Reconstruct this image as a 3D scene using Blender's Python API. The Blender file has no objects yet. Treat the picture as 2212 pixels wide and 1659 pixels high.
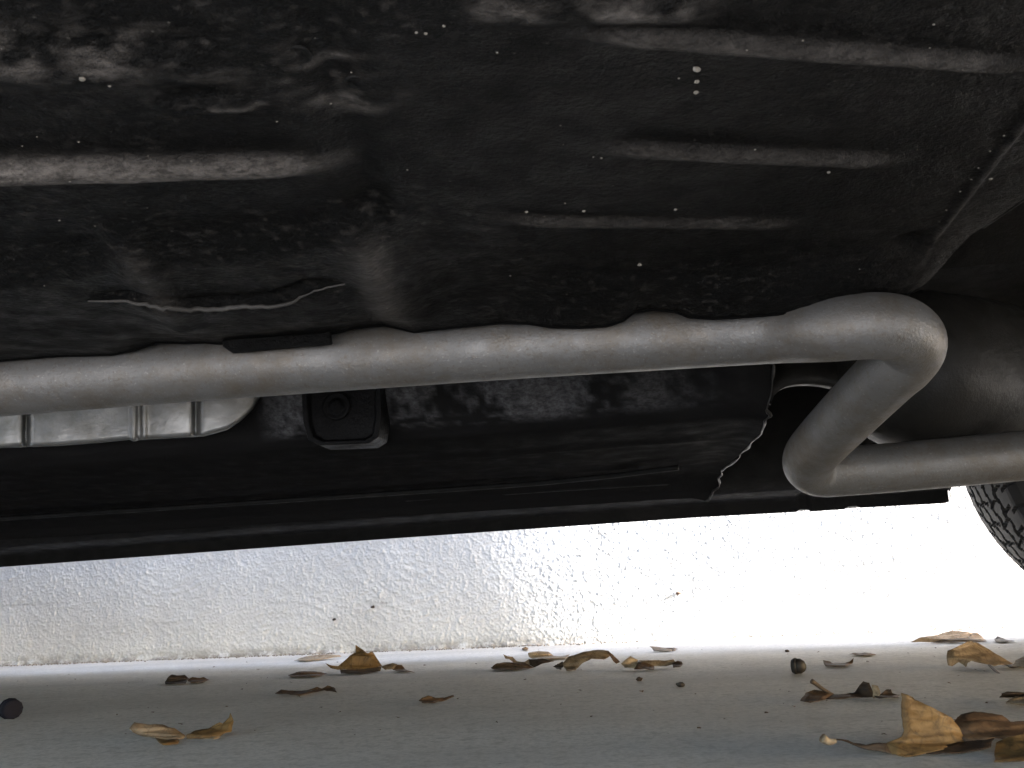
import bpy, bmesh, math, random
import numpy as np
from mathutils import Vector, Matrix, noise as mnoise
from mathutils.geometry import tessellate_polygon

random.seed(7)
rng = np.random.default_rng(11)
S = bpy.context.scene
COL = S.collection

# ------------------------------------------------------------------ camera
CAM_H = 0.109
FPX, CX, CY = 1900.0, 1106.0, 829.5          # picture measured on a 2212 x 1659 sheet
PITCH = math.atan((1285.0 - CY) / FPX)
ROLL = math.radians(-2.6)
R = Matrix.Rotation(math.pi / 2 + PITCH, 3, 'X') @ Matrix.Rotation(ROLL, 3, 'Z')
CAM = Vector((0, 0, CAM_H))
cd = bpy.data.cameras.new('camera')
cam = bpy.data.objects.new('camera', cd)
COL.objects.link(cam)
cam.matrix_world = Matrix.Translation(CAM) @ R.to_4x4()
cd.sensor_fit = 'HORIZONTAL'
cd.sensor_width = 36.0
cd.lens = 36.0 * FPX / 2212.0
cd.clip_start = 0.01
cd.clip_end = 500.0
cd.dof.use_dof = True
cd.dof.focus_distance = 1.1
cd.dof.aperture_fstop = 36.0
S.camera = cam

# ------------------------------------------------------------------ light
SUN_EL = math.radians(20.0)
SUN_AZ = math.radians(-9.0 - 10.0)     # direction to the sun, from +X towards +Y
to_sun = Vector((math.cos(SUN_EL) * math.cos(SUN_AZ), math.cos(SUN_EL) * math.sin(SUN_AZ), math.sin(SUN_EL)))
W = bpy.data.worlds.new('World')
S.world = W
W.use_nodes = True
wn = W.node_tree
sky = wn.nodes.new('ShaderNodeTexSky')
sky.sky_type = 'NISHITA'
sky.sun_disc = False
sky.sun_elevation = SUN_EL
sky.sun_rotation = math.atan2(to_sun.x, to_sun.y)
sky.dust_density = 2.0
sky.ozone_density = 1.2
bg = wn.nodes['Background']
bg.inputs['Strength'].default_value = 0.15
wn.links.new(sky.outputs[0], bg.inputs['Color'])
sl = bpy.data.lights.new('sun', 'SUN')
sl.energy = 4.0
sl.angle = math.radians(2.2)
sl.color = (1.0, 0.965, 0.925)
so = bpy.data.objects.new('sun', sl)
COL.objects.link(so)
so.location = (6, -3, 8)
so.rotation_euler = (-to_sun).to_track_quat('-Z', 'Y').to_euler()
S.view_settings.view_transform = 'Standard'
S.view_settings.look = 'None'
S.view_settings.gamma = 1.0
S.view_settings.use_curve_mapping = False
S.view_settings.exposure = 3.2
S.cycles.use_denoising = True
S.cycles.use_guiding = True
S.cycles.use_surface_guiding = True
S.cycles.guiding_training_samples = 64
S.cycles.sample_clamp_indirect = 5.0

# ------------------------------------------------------------------ geometry tools
YAW = math.radians(-9.0)                      # the car's long axis against the picture plane
U = Vector((math.cos(YAW), math.sin(YAW), 0))
V = Vector((-math.sin(YAW), math.cos(YAW), 0))
Z = Vector((0, 0, 1))

def ray(px, py):
    return R @ Vector(((px - CX) / FPX, -(py - CY) / FPX, -1.0))
def P(px, py, d):                             # depth along the view axis
    return CAM + ray(px, py) * d
def onV(px, py, v):                           # upright plane across the car
    r = ray(px, py)
    return CAM + r * (v / r.dot(V))
def onH(px, py, w):                           # level plane
    r = ray(px, py)
    return CAM + r * ((w - CAM_H) / r.z)
def ground(px, py, lift=0.002):
    return onH(px, py, lift)
def uvw(u, v, w):
    return U * u + V * v + Z * w
def to_uvw(p):
    return p.dot(U), p.dot(V), p.z
RT = R.transposed()
def project(p):
    q = RT @ (p - CAM)
    return CX + FPX * q.x / -q.z, CY - FPX * q.y / -q.z

def lerp_list(xs, ys):
    xs = np.array(xs, float); ys = np.array(ys, float)
    return lambda x: np.interp(x, xs, ys)

def vnoise(x, y, seed=0):
    """smooth value noise on numpy arrays, about -1..1"""
    x = np.asarray(x, float); y = np.asarray(y, float)
    xi = np.floor(x).astype(np.int64); yi = np.floor(y).astype(np.int64)
    fx = x - xi; fy = y - yi
    fx = fx * fx * (3 - 2 * fx); fy = fy * fy * (3 - 2 * fy)
    def h(a, b):
        n = (a * 374761393 + b * 668265263 + seed * 974634777) & 0x7fffffff
        n = ((n ^ (n >> 13)) * 1274126177) & 0x7fffffff
        n = n ^ (n >> 16)
        return (n & 0xffff) / 32767.5 - 1.0
    a = h(xi, yi); b = h(xi + 1, yi); c = h(xi, yi + 1); d = h(xi + 1, yi + 1)
    return (a * (1 - fx) + b * fx) * (1 - fy) + (c * (1 - fx) + d * fx) * fy

# ------------------------------------------------------------------ objects
def link(o, parent=None):
    COL.objects.link(o)
    if parent is not None:
        o.parent = parent
        o.matrix_parent_inverse = Matrix.Translation(parent_world(parent)).inverted()
    return o
def parent_world(o):
    return Vector(o['_wl']) if '_wl' in o else o.location
WORLDLOC = {}
def mesh_obj(name, verts, faces, mat, parent=None, smooth=True, mats=None, fmat=None):
    verts = [Vector(v) for v in verts]
    c = sum(verts, Vector()) / len(verts)
    me = bpy.data.meshes.new(name)
    me.from_pydata([v - c for v in verts], [], faces)
    return finish(name, me, c, mat, parent, smooth, mats, fmat)
def finish(name, me, c, mat, parent, smooth, mats=None, fmat=None):
    for m in (mats or [mat]):
        me.materials.append(m)
    if fmat is not None:
        for p, i in zip(me.polygons, fmat):
            p.material_index = i
    if smooth:
        me.polygons.foreach_set('use_smooth', [True] * len(me.polygons))
    me.update()
    o = bpy.data.objects.new(name, me)
    COL.objects.link(o)
    if parent is not None:
        o.parent = parent
        o.location = Vector(c) - WORLDLOC[parent.name]
    else:
        o.location = c
    WORLDLOC[o.name] = Vector(c)
    return o
def grid_obj(name, pts, mat, parent=None, smooth=True, dust_or_lit=None):
    """pts: array rows x cols x 3"""
    pts = np.asarray(pts, float)
    r, c, _ = pts.shape
    cen = pts.reshape(-1, 3).mean(0)
    v = (pts.reshape(-1, 3) - cen).astype(np.float32)
    i = np.arange(r * c).reshape(r, c)
    f = np.stack([i[:-1, :-1], i[:-1, 1:], i[1:, 1:], i[1:, :-1]], -1).reshape(-1, 4)
    me = bpy.data.meshes.new(name)
    me.vertices.add(r * c)
    me.vertices.foreach_set('co', v.ravel())
    nf = len(f)
    me.loops.add(nf * 4)
    me.loops.foreach_set('vertex_index', f.ravel().astype(np.int32))
    me.polygons.add(nf)
    me.polygons.foreach_set('loop_start', np.arange(0, nf * 4, 4, dtype=np.int32))
    me.update(calc_edges=True)
    if dust_or_lit is not None:
        at = me.attributes.new('dust_or_lit', 'FLOAT', 'POINT')
        at.data.foreach_set('value', np.asarray(dust_or_lit, np.float32).ravel())
    return finish(name, me, Vector(cen), mat, parent, smooth)
def solid(o, t, offset=0.0):
    m = o.modifiers.new('thickness', 'SOLIDIFY')
    m.thickness = t; m.offset = offset
    return o
def bevel(o, w, seg=2):
    m = o.modifiers.new('bevel', 'BEVEL')
    m.width = w; m.segments = seg; m.limit_method = 'ANGLE'
    return o
def thing(name, loc, label, cat, group=None):
    o = bpy.data.objects.new(name, None)
    o.empty_display_size = 0.05
    COL.objects.link(o)
    o.location = loc
    WORLDLOC[o.name] = Vector(loc)
    o['label'] = label; o['category'] = cat
    if group: o['group'] = group
    return o
def tag(o, label, cat, group=None):
    o['label'] = label; o['category'] = cat
    if group: o['group'] = group
    return o

def catmull(pts, n=8):
    pts = [Vector(p) for p in pts]
    pp = [2 * pts[0] - pts[1]] + pts + [2 * pts[-1] - pts[-2]]
    out = []
    for i in range(1, len(pp) - 2):
        a, b, c, d = pp[i - 1], pp[i], pp[i + 1], pp[i + 2]
        for k in range(n):
            t = k / n
            out.append(0.5 * ((2 * b) + (c - a) * t + (2 * a - 5 * b + 4 * c - d) * t * t + (3 * b - a - 3 * c + d) * t ** 3))
    out.append(pts[-1])
    return out
def tube_data(path, rad, seg=16, cap=True):
    path = [Vector(p) for p in path]
    n = len(path)
    rad = rad if hasattr(rad, '__len__') else [rad] * n
    verts, faces = [], []
    t0 = (path[1] - path[0]).normalized()
    nrm = t0.orthogonal().normalized()
    for i in range(n):
        t = (path[min(i + 1, n - 1)] - path[max(i - 1, 0)]).normalized()
        nrm = (nrm - t * nrm.dot(t)).normalized()
        b = t.cross(nrm)
        for k in range(seg):
            a = 2 * math.pi * k / seg
            verts.append(path[i] + (nrm * math.cos(a) + b * math.sin(a)) * rad[i])
    for i in range(n - 1):
        for k in range(seg):
            k2 = (k + 1) % seg
            faces.append((i * seg + k, i * seg + k2, (i + 1) * seg + k2, (i + 1) * seg + k))
    if cap:
        faces.append(tuple(range(seg - 1, -1, -1)))
        faces.append(tuple((n - 1) * seg + k for k in range(seg)))
    return verts, faces
def tube(name, path, rad, mat, parent=None, seg=16):
    v, f = tube_data(path, rad, seg)
    return mesh_obj(name, v, f, mat, parent)
def box_data(c, ax, ay, az):
    """box from centre and three half-axis vectors"""
    v = [c + ax * i + ay * j + az * k for i in (-1, 1) for j in (-1, 1) for k in (-1, 1)]
    f = [(0, 1, 3, 2), (4, 6, 7, 5), (0, 4, 5, 1), (2, 3, 7, 6), (0, 2, 6, 4), (1, 5, 7, 3)]
    return v, f
def box(name, c, ax, ay, az, mat, parent=None, bw=0.003):
    v, f = box_data(c, ax, ay, az)
    o = mesh_obj(name, v, f, mat, parent, smooth=False)
    if bw: bevel(o, bw)
    return o
def lathe_data(origin, axis, prof, seg=24):
    """prof: list of (along, radius)"""
    axis = axis.normalized(); n = axis.orthogonal().normalized(); b = axis.cross(n)
    verts, faces = [], []
    for (a, r) in prof:
        for k in range(seg):
            t = 2 * math.pi * k / seg
            verts.append(origin + axis * a + (n * math.cos(t) + b * math.sin(t)) * r)
    for i in range(len(prof) - 1):
        for k in range(seg):
            k2 = (k + 1) % seg
            faces.append((i * seg + k, i * seg + k2, (i + 1) * seg + k2, (i + 1) * seg + k))
    faces.append(tuple(range(seg - 1, -1, -1)))
    faces.append(tuple((len(prof) - 1) * seg + k for k in range(seg)))
    return verts, faces
def lathe(name, origin, axis, prof, mat, parent=None, seg=24):
    v, f = lathe_data(origin, axis, prof, seg)
    return mesh_obj(name, v, f, mat, parent)

# ------------------------------------------------------------------ materials
class NT:
    def __init__(self, name):
        self.m = bpy.data.materials.new(name)
        self.m.use_nodes = True
        self.t = self.m.node_tree
        self.b = self.t.nodes['Principled BSDF']
        self.out = self.t.nodes['Material Output']
        tc = self.t.nodes.new('ShaderNodeTexCoord')
        self.obj = tc.outputs['Object']
        geo = self.t.nodes.new('ShaderNodeNewGeometry')
        self.pos = geo.outputs['Position']
        self.geo = geo
    def l(self, a, b): self.t.links.new(a, b)
    def noise(self, scale, detail=4, rough=0.55, vec=None, stretch=None, dist=0.0):
        vec = vec or self.pos
        if stretch:
            mp = self.t.nodes.new('ShaderNodeMapping')
            mp.inputs['Rotation'].default_value = (0, 0, -YAW)
            mp.inputs['Scale'].default_value = stretch
            self.l(vec, mp.inputs['Vector']); vec = mp.outputs[0]
        n = self.t.nodes.new('ShaderNodeTexNoise')
        n.inputs['Scale'].default_value = scale
        n.inputs['Detail'].default_value = detail
        n.inputs['Roughness'].default_value = rough
        n.inputs['Distortion'].default_value = dist
        self.l(vec, n.inputs['Vector'])
        return n.outputs['Fac']
    def voronoi(self, scale, vec=None, feature='F1'):
        n = self.t.nodes.new('ShaderNodeTexVoronoi')
        n.feature = feature
        n.inputs['Scale'].default_value = scale
        self.l(vec or self.pos, n.inputs['Vector'])
        return n.outputs['Distance']
    def ramp(self, fac, stops):
        r = self.t.nodes.new('ShaderNodeValToRGB')
        e = r.color_ramp.elements
        while len(e) < len(stops): e.new(0.5)
        for el, (p, c) in zip(e, stops):
            el.position = p
            el.color = (c, c, c, 1) if isinstance(c, (int, float)) else (*c, 1)
        self.l(fac, r.inputs[0])
        return r.outputs[0]
    def mix(self, fac, a, b, mode='MIX'):
        n = self.t.nodes.new('ShaderNodeMix')
        n.data_type = 'RGBA'; n.blend_type = mode
        for sock, v in ((n.inputs[0], fac), (n.inputs[6], a), (n.inputs[7], b)):
            if isinstance(v, (int, float)): sock.default_value = v if sock.type == 'VALUE' else (v, v, v, 1)
            elif isinstance(v, tuple): sock.default_value = (*v, 1)
            else: self.l(v, sock)
        return n.outputs[2]
    def math(self, op, a, b=0.0):
        n = self.t.nodes.new('ShaderNodeMath'); n.operation = op
        for s, v in zip(n.inputs, (a, b)):
            if isinstance(v, (int, float)): s.default_value = v
            else: self.l(v, s)
        return n.outputs[0]
    def bump(self, h, strength, dist):
        n = self.t.nodes.new('ShaderNodeBump')
        n.inputs['Strength'].default_value = strength
        n.inputs['Distance'].default_value = dist
        self.l(h, n.inputs['Height'])
        self.l(n.outputs[0], self.b.inputs['Normal'])
    def col(self, v):
        if isinstance(v, tuple): self.b.inputs['Base Color'].default_value = (*v, 1)
        else: self.l(v, self.b.inputs['Base Color'])
    def set(self, **k):
        for n, v in k.items():
            s = self.b.inputs[n.replace('_', ' ')]
            if isinstance(v, (int, float)): s.default_value = v
            else: self.l(v, s)
        return self

def undercoat(name, dust_or_lit=0.5, gloss=0.42, dustcol=(0.17, 0.145, 0.125), base=(0.006, 0.006, 0.006), bump=0.7, attr=False, spec=0.35, specks=0.1):
    n = NT(name)
    big = n.noise(5.5, 5, 0.6)
    fine = n.noise(85, 4, 0.75, stretch=(0.55, 1.3, 1))
    dustm = n.ramp(n.mix(0.5, big, fine), [(0.52, 0.0), (0.70, 1.0)])
    dustm = n.math('MULTIPLY', dustm, dust_or_lit)
    if attr:
        at = n.t.nodes.new('ShaderNodeAttribute'); at.attribute_name = 'dust_or_lit'
        grain = n.ramp(n.noise(240, 4, 0.75, stretch=(0.6, 1.2, 1)), [(0.38, 0.35), (0.60, 1.0)])
        dustm = n.math('MINIMUM', n.math('ADD', dustm, n.math('MULTIPLY', at.outputs['Fac'], grain)), 1.0)
    speck = n.ramp(n.voronoi(110), [(0.0, 1.0), (0.10, 0.0)])
    speckm = n.math('MULTIPLY', speck, n.ramp(n.noise(14, 3), [(0.48, 0.0), (0.62, specks)]))
    c = n.mix(dustm, base, dustcol)
    c = n.mix(speckm, c, (0.22, 0.205, 0.185))
    n.col(c)
    n.set(Roughness=n.ramp(n.noise(35, 3), [(0.3, gloss - 0.12), (0.7, gloss + 0.22)]), Specular_IOR_Level=spec)
    h = n.mix(0.45, n.noise(260, 4, 0.75), n.noise(60, 4, 0.65))
    n.bump(h, bump, 0.005)
    return n.m
M = {}
M['pan'] = undercoat('black floor undercoat', 0.05, 0.40, specks=0.55, attr=True, bump=0.9, base=(0.0035, 0.0035, 0.0035), spec=0.10, dustcol=(0.20, 0.182, 0.168))
M['pan_far'] = undercoat('black tar undercoat', 0.02, 0.5, dustcol=(0.10, 0.10, 0.105), bump=0.35, specks=0.0, attr=True, base=(0.013, 0.0128, 0.013), spec=0.0012)
M['sealer'] = undercoat('grey seam sealer', 0.5, 0.5, dustcol=(0.12, 0.112, 0.104), base=(0.05, 0.047, 0.044), bump=0.5)
M['tar'] = undercoat('glossy tar coat', 0.08, 0.4, dustcol=(0.10, 0.10, 0.105), bump=0.6, base=(0.0035, 0.0035, 0.0038), spec=0.12)
M['black'] = undercoat('black painted steel', 0.04, 0.55, bump=0.3, base=(0.005, 0.005, 0.005), spec=0.2)
M['brown_black'] = undercoat('dusty brown-black steel', 0.35, 0.5, dustcol=(0.10, 0.085, 0.07), base=(0.016, 0.015, 0.013), bump=0.25, spec=0.3)
M['bead'] = undercoat('dusty sealer bead', 0.8, 0.4, dustcol=(0.09, 0.083, 0.076), base=(0.02, 0.019, 0.018), bump=0.3)

n = NT('aluminised exhaust steel')
blot = n.noise(9, 5, 0.6)
fine = n.noise(260, 2, 0.6)
c = n.mix(blot, (0.19, 0.187, 0.183), (0.25, 0.246, 0.24))
c = n.mix(n.ramp(fine, [(0.58, 0.0), (0.70, 0.45)]), c, (0.16, 0.13, 0.10))
c = n.mix(n.ramp(n.noise(110, 3, 0.7), [(0.62, 0.0), (0.74, 0.4)]), c, (0.18, 0.135, 0.095))
c = n.mix(n.ramp(n.noise(330, 2, 0.6), [(0.64, 0.0), (0.72, 0.5)]), c, (0.40, 0.39, 0.375))
c = n.mix(n.ramp(n.noise(16, 6, 0.75), [(0.46, 0.0), (0.66, 0.7)]), c, (0.165, 0.135, 0.10))
n.col(c)
n.set(Metallic=0.6, Roughness=n.ramp(n.noise(45, 5, 0.7), [(0.3, 0.38), (0.7, 0.64)]))
n.bump(n.noise(420, 3, 0.7), 0.5, 0.0012)
M['pipe'] = n.m

n = NT('bare aluminium heat shield')
n.col(n.mix(n.ramp(n.noise(30, 5, 0.7), [(0.45, 0.0), (0.75, 0.6)]), (0.26, 0.26, 0.255), (0.135, 0.122, 0.097)))
n.set(Metallic=0.75, Roughness=n.ramp(n.noise(60, 3), [(0.3, 0.32), (0.7, 0.5)]))
n.bump(n.noise(45, 4, 0.6), 0.35, 0.003)
M['shield'] = n.m

n = NT('tyre rubber')
n.col(n.mix(n.noise(40, 4), (0.014, 0.014, 0.0145), (0.024, 0.0235, 0.023)))
n.set(Roughness=0.75)
n.bump(n.noise(300, 2), 0.3, 0.001)
M['tyre'] = n.m
n = NT('silver paint')
n.col((0.55, 0.56, 0.57)); n.set(Metallic=0.3, Roughness=0.3, Coat_Weight=0.6)
M['paint'] = n.m
n = NT('window glass')
n.col((0.02, 0.025, 0.025)); n.set(Roughness=0.05)
M['glass'] = n.m
n = NT('alloy wheel')
n.col((0.5, 0.5, 0.5)); n.set(Metallic=0.8, Roughness=0.35)
M['rim'] = n.m

n = NT('smooth grey concrete')
mott = n.noise(4.5, 7, 0.65)
streak = n.noise(3.2, 3, 0.5, stretch=(0.6, 1.9, 1))
fine = n.noise(220, 3, 0.7)
c = n.mix(n.ramp(mott, [(0.35, 0.0), (0.68, 1.0)]), (0.62, 0.588, 0.555), (0.73, 0.70, 0.668))
c = n.mix(n.ramp(streak, [(0.46, 0.0), (0.66, 0.55)]), c, (0.46, 0.44, 0.42))
c = n.mix(n.ramp(fine, [(0.35, 0.5), (0.56, 0.0)]), c, (0.36, 0.35, 0.335))
c = n.mix(n.ramp(n.noise(75, 4, 0.75), [(0.36, 0.75), (0.50, 0.0)]), c, (0.42, 0.40, 0.375))
sp = n.math('MULTIPLY', n.ramp(n.voronoi(45), [(0.0, 1.0), (0.06, 0.0)]), n.ramp(n.noise(6, 2), [(0.48, 0.0), (0.6, 1.0)]))
c = n.mix(sp, c, (0.08, 0.065, 0.055))
n.col(c)
n.set(Roughness=0.8)
n.bump(n.mix(0.6, n.noise(90, 4, 0.7), n.noise(14, 3)), 0.35, 0.002)
M['concrete'] = n.m

n = NT('rough white stucco')
c = n.mix(n.ramp(n.noise(4, 5, 0.6), [(0.4, 0.0), (0.75, 1.0)]), (0.70, 0.705, 0.715), (0.57, 0.573, 0.58))
c = n.mix(n.ramp(n.noise(150, 3, 0.6), [(0.55, 0.0), (0.75, 0.35)]), c, (0.50, 0.49, 0.49))
# grime with a shape of its own: splash line close to the pavement and a smear
sep = n.t.nodes.new('ShaderNodeSeparateXYZ'); n.l(n.pos, sep.inputs[0])
low = n.ramp(sep.outputs[2], [(0.0, 1.0), (0.024, 0.0)])
low = n.math('MULTIPLY', low, n.ramp(n.noise(34, 5, 0.8), [(0.40, 0.0), (0.56, 1.0)]))
c = n.mix(low, c, (0.27, 0.245, 0.22))
at = n.t.nodes.new('ShaderNodeAttribute'); at.attribute_name = 'dust_or_lit'
c = n.mix(n.math('MULTIPLY', at.outputs['Fac'], n.ramp(n.noise(120, 4, 0.7), [(0.35, 0.2), (0.6, 1.0)])), c, (0.20, 0.19, 0.185))
n.col(c)
n.set(Roughness=0.75)
n.bump(n.noise(260, 3, 0.6), 0.4, 0.0015)
M['stucco'] = n.m

def leafmat(name, a, b, dark):
    n = NT(name)
    c = n.mix(n.ramp(n.noise(32, 5, 0.7), [(0.38, 0.0), (0.62, 1.0)]), a, b)
    c = n.mix(n.ramp(n.noise(80, 5, 0.75, dist=0.6), [(0.50, 0.0), (0.64, 0.85)]), c, dark)
    c = n.mix(n.ramp(n.voronoi(70, feature='DISTANCE_TO_EDGE'), [(0.0, 0.5), (0.06, 0.0)]), c, dark)
    n.col(c)
    n.set(Roughness=0.6)
    n.bump(n.mix(0.5, n.noise(160, 3), n.voronoi(190)), 0.6, 0.0015)
    tr = n.t.nodes.new('ShaderNodeBsdfTranslucent')
    n.l(c, tr.inputs['Color'])
    mx = n.t.nodes.new('ShaderNodeMixShader')
    mx.inputs[0].default_value = 0.28
    n.l(n.b.outputs[0], mx.inputs[1]); n.l(tr.outputs[0], mx.inputs[2])
    n.l(mx.outputs[0], n.out.inputs['Surface'])
    return n.m
M['leaf_gold'] = leafmat('golden dry leaf', (0.25, 0.152, 0.06), (0.155, 0.09, 0.037), (0.08, 0.046, 0.022))
M['leaf_painted_sun'] = leafmat('sunlight-painted leaf', (0.75, 0.54, 0.34), (0.62, 0.42, 0.24), (0.38, 0.22, 0.10))  # direct sunlight painted into a paler leaf colour
M['leaf_brown'] = leafmat('brown dry leaf', (0.17, 0.10, 0.055), (0.095, 0.054, 0.03), (0.045, 0.026, 0.017))
M['leaf_tan'] = leafmat('tan dry leaf', (0.33, 0.25, 0.17), (0.22, 0.16, 0.105), (0.12, 0.08, 0.05))
M['leaf_pale'] = leafmat('pale dry leaf', (0.50, 0.40, 0.29), (0.36, 0.27, 0.18), (0.19, 0.13, 0.08))
M['leaf_dark'] = leafmat('dark dry leaf', (0.075, 0.046, 0.03), (0.045, 0.028, 0.019), (0.02, 0.013, 0.01))
n = NT('leaf stalk'); n.col(n.mix(n.noise(60), (0.11, 0.065, 0.035), (0.05, 0.03, 0.018))); n.set(Roughness=0.6)
M['stalk'] = n.m
n = NT('acorn shell'); n.col(n.mix(n.noise(120), (0.03, 0.024, 0.022), (0.012, 0.010, 0.011))); n.set(Roughness=0.6)
M['nut'] = n.m
n = NT('dark plastic'); n.col((0.007, 0.007, 0.014)); n.set(Roughness=0.8, Specular_IOR_Level=0.2)
M['cap'] = n.m
n = NT('pale chip'); n.col((0.20, 0.185, 0.16)); n.set(Roughness=0.45)
M['chip'] = n.m
n = NT('grit'); n.col(n.mix(n.noise(300), (0.32, 0.28, 0.24), (0.12, 0.10, 0.085))); n.set(Roughness=0.9)
M['grit'] = n.m

# ================================================================== SETTING
g = mesh_obj('ground', [(-60, -60, 0), (60, -60, 0), (60, 60, 0), (-60, 60, 0)], [(0, 1, 2, 3)], M['concrete'], smooth=False)
g['kind'] = 'structure'

# wall: straight line on the pavement, fitted to its foot
wa, wb = ground(0, 1439, 0), ground(1440, 1384, 0)
WU = (wb - wa).normalized(); WN = Vector((WU.y, -WU.x, 0))      # WN faces the car
def wallpt(s, w, out=0.0): return wa + WU * s + Z * w + WN * out
step = 0.0017
ss = np.arange(-0.45, 2.75, step); ww = np.arange(-0.004, 0.34, step)
SS, WW = np.meshgrid(ss, ww)
h = 0.0004 * vnoise(SS / 0.011, WW / 0.010, 3) + 0.0011 * np.maximum(0, vnoise(SS / 0.0040, WW / 0.0044, 5)) ** 1.2
h += 0.0010 * np.maximum(0, vnoise(SS / 0.0028 + 7, WW / 0.0028, 9)) + 0.0004 * vnoise(SS / 0.13, WW / 0.09, 12)
def arcs(s0, w0, seed, amp, r0, r1, a0, a1):
    dx = SS - s0; dy = WW - w0
    r = np.hypot(dx, dy); a = np.arctan2(dy, dx)
    m = np.clip((r - r0) / 0.03, 0, 1) * np.clip((r1 - r) / 0.03, 0, 1) * np.clip((a - a0) / 0.15, 0, 1) * np.clip((a1 - a) / 0.15, 0, 1)
    return amp * 0.55 * m * vnoise(r / 0.005, a * 4, seed) * (0.4 + np.abs(vnoise(r / 0.03, a * 3, seed + 50)))
s_at = lambda px, py: (onV(px, py, to_uvw(wa + WU * 1.2)[1]) - wa).dot(WU)
h += arcs(s_at(900, 1130), 0.24, 21, 0.0016, 0.02, 0.20, -3.0, -1.1)
h += arcs(s_at(380, 1100), 0.30, 22, 0.0012, 0.05, 0.24, -3.0, -0.9)
h += arcs(s_at(1250, 1120), 0.27, 23, 0.0012, 0.04, 0.22, -2.6, -0.4)
h += arcs(s_at(600, 1600), -0.15, 24, 0.0011, 0.17, 0.30, 0.5, 2.6)
# ragged foot where the render meets the pavement
h += np.clip((0.010 - WW) / 0.010, 0, 1) * (0.002 + 0.004 * np.maximum(0, vnoise(SS / 0.016, WW / 0.01, 31)))
pts = np.array(wa)[None, None, :] + SS[..., None] * np.array(WU) + WW[..., None] * np.array(Z) + h[..., None] * np.array(WN)
wall = thing('wall', wallpt(1.2, 0), 'rough white stuccoed wall running behind the car', 'wall')
GR = np.zeros_like(SS)
for (x, y, rs, rw, am) in ((1316, 1150, 0.035, 0.014, 0.75), (1290, 1185, 0.012, 0.02, 0.5), (60, 1306, 0.05, 0.003, 0.6), (830, 1302, 0.016, 0.003, 0.6), (250, 1360, 0.12, 0.02, 0.12), (700, 1220, 0.1, 0.03, 0.10)):
    rr = ray(x, y); q = CAM + rr * ((wa - CAM).dot(WN) / rr.dot(WN))
    GR += am * np.exp(-((SS - (q - wa).dot(WU) + 0.3 * (WW - q.z)) / rs) ** 2 - ((WW - q.z) / rw) ** 2)
grid_obj('render_face', pts, M['stucco'], wall, dust_or_lit=np.clip(GR, 0, 1))
c = wallpt(1.0, 0.30, -0.116)
box('wall_core', c, WU * 5.0, WN * 0.11, Z * 0.30, M['stucco'], wall, bw=0.01)
c = wallpt(1.0, 0.625, -0.11)
box('coping', c, WU * 5.02, WN * 0.135, Z * 0.022, M['stucco'], wall, bw=0.008)

# ================================================================== CAR
car = thing('car', uvw(-0.7, 0.77, 0), 'silver car seen from underneath, with black floor and grey exhaust pipe', 'car')

# ---- near floor pan -------------------------------------------------------
V_E = 0.708
edge = [(-420, 806), (0, 778), (120, 768), (240, 765), (290, 755), (340, 738), (400, 740), (440, 738), (475, 741), (500, 738), (600, 731), (700, 724), (720, 718),
        (760, 708), (800, 703), (830, 701), (860, 708), (895, 716), (930, 711), (1000, 704), (1080, 696), (1140, 697), (1190, 705), (1250, 706), (1310, 703), (1345, 692),
        (1370, 672), (1410, 667), (1460, 672), (1490, 684), (1540, 687), (1620, 683), (1700, 675), (1740, 672), (1780, 660), (1830, 652), (1870, 642), (1885, 640),
        (1910, 638), (1960, 633), (1990, 620)]
ex = np.linspace(-420, 1990, 760)
ey = np.interp(ex, [e[0] for e in edge], [e[1] for e in edge])
ey = ey + 1.1 * vnoise(ex / 14, ex * 0, 2) * (0.3 + 0.7 * (ex > 1600))
E = [onV(x, y, V_E) for x, y in zip(ex, ey)]
Euvw = np.array([to_uvw(p) for p in E])
HP = float(np.median(Euvw[:, 2])) + 0.006              # nominal height of the pan
print('pan edge height', Euvw[:, 2].min(), Euvw[:, 2].max(), 'HP', HP)
# slanting right-hand border
b0 = to_uvw(onV(1990, 620, V_E)); b1 = to_uvw(onH(2212, 430, HP))
vv = np.concatenate([np.linspace(-0.02, V_E - 0.10, 330), np.linspace(V_E - 0.10, V_E, 80)[1:]])
eu = Euvw[:, 0]; ew = Euvw[:, 2]
umin = eu[0]
sN = (eu - eu[0]) / (eu[-1] - eu[0])
VV, SN = np.meshgrid(vv, sN, indexing='ij')
umax = b0[0] + (b1[0] - b0[0]) * (V_E - VV) / (V_E - b1[1])
UU = umin + (umax - umin) * SN
HT = np.full_like(UU, HP)
EW = np.broadcast_to(ew, UU.shape)
# pressed features, placed on the pan and measured in metres
def seg_dist(p0, p1):
    (u0, v0), (u1, v1) = p0, p1
    du, dv = u1 - u0, v1 - v0
    L2 = du * du + dv * dv
    t = ((UU - u0) * du + (VV - v0) * dv) / L2
    tc = np.clip(t, 0, 1)
    d = np.hypot(UU - (u0 + tc * du), VV - (v0 + tc * dv))
    side = ((UU - u0) * dv - (VV - v0) * du) / math.sqrt(L2)      # + on the near side for a left-to-right line
    return d, t, side
sm = lambda x: x * x * (3 - 2 * x)
def pan_uv(px, py):
    a = to_uvw(onH(px, py, HP)); return a[0], a[1]
def rib(p0, p1, width, depth):
    d, t, s = seg_dist(pan_uv(*p0), pan_uv(*p1))
    ends = sm(np.clip(np.minimum(t, 1 - t) * 5 + 0.1, 0, 1))
    return -0.8 * depth * ends * sm(np.clip((1.7 * width - d) / (1.5 * width), 0, 1))
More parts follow.
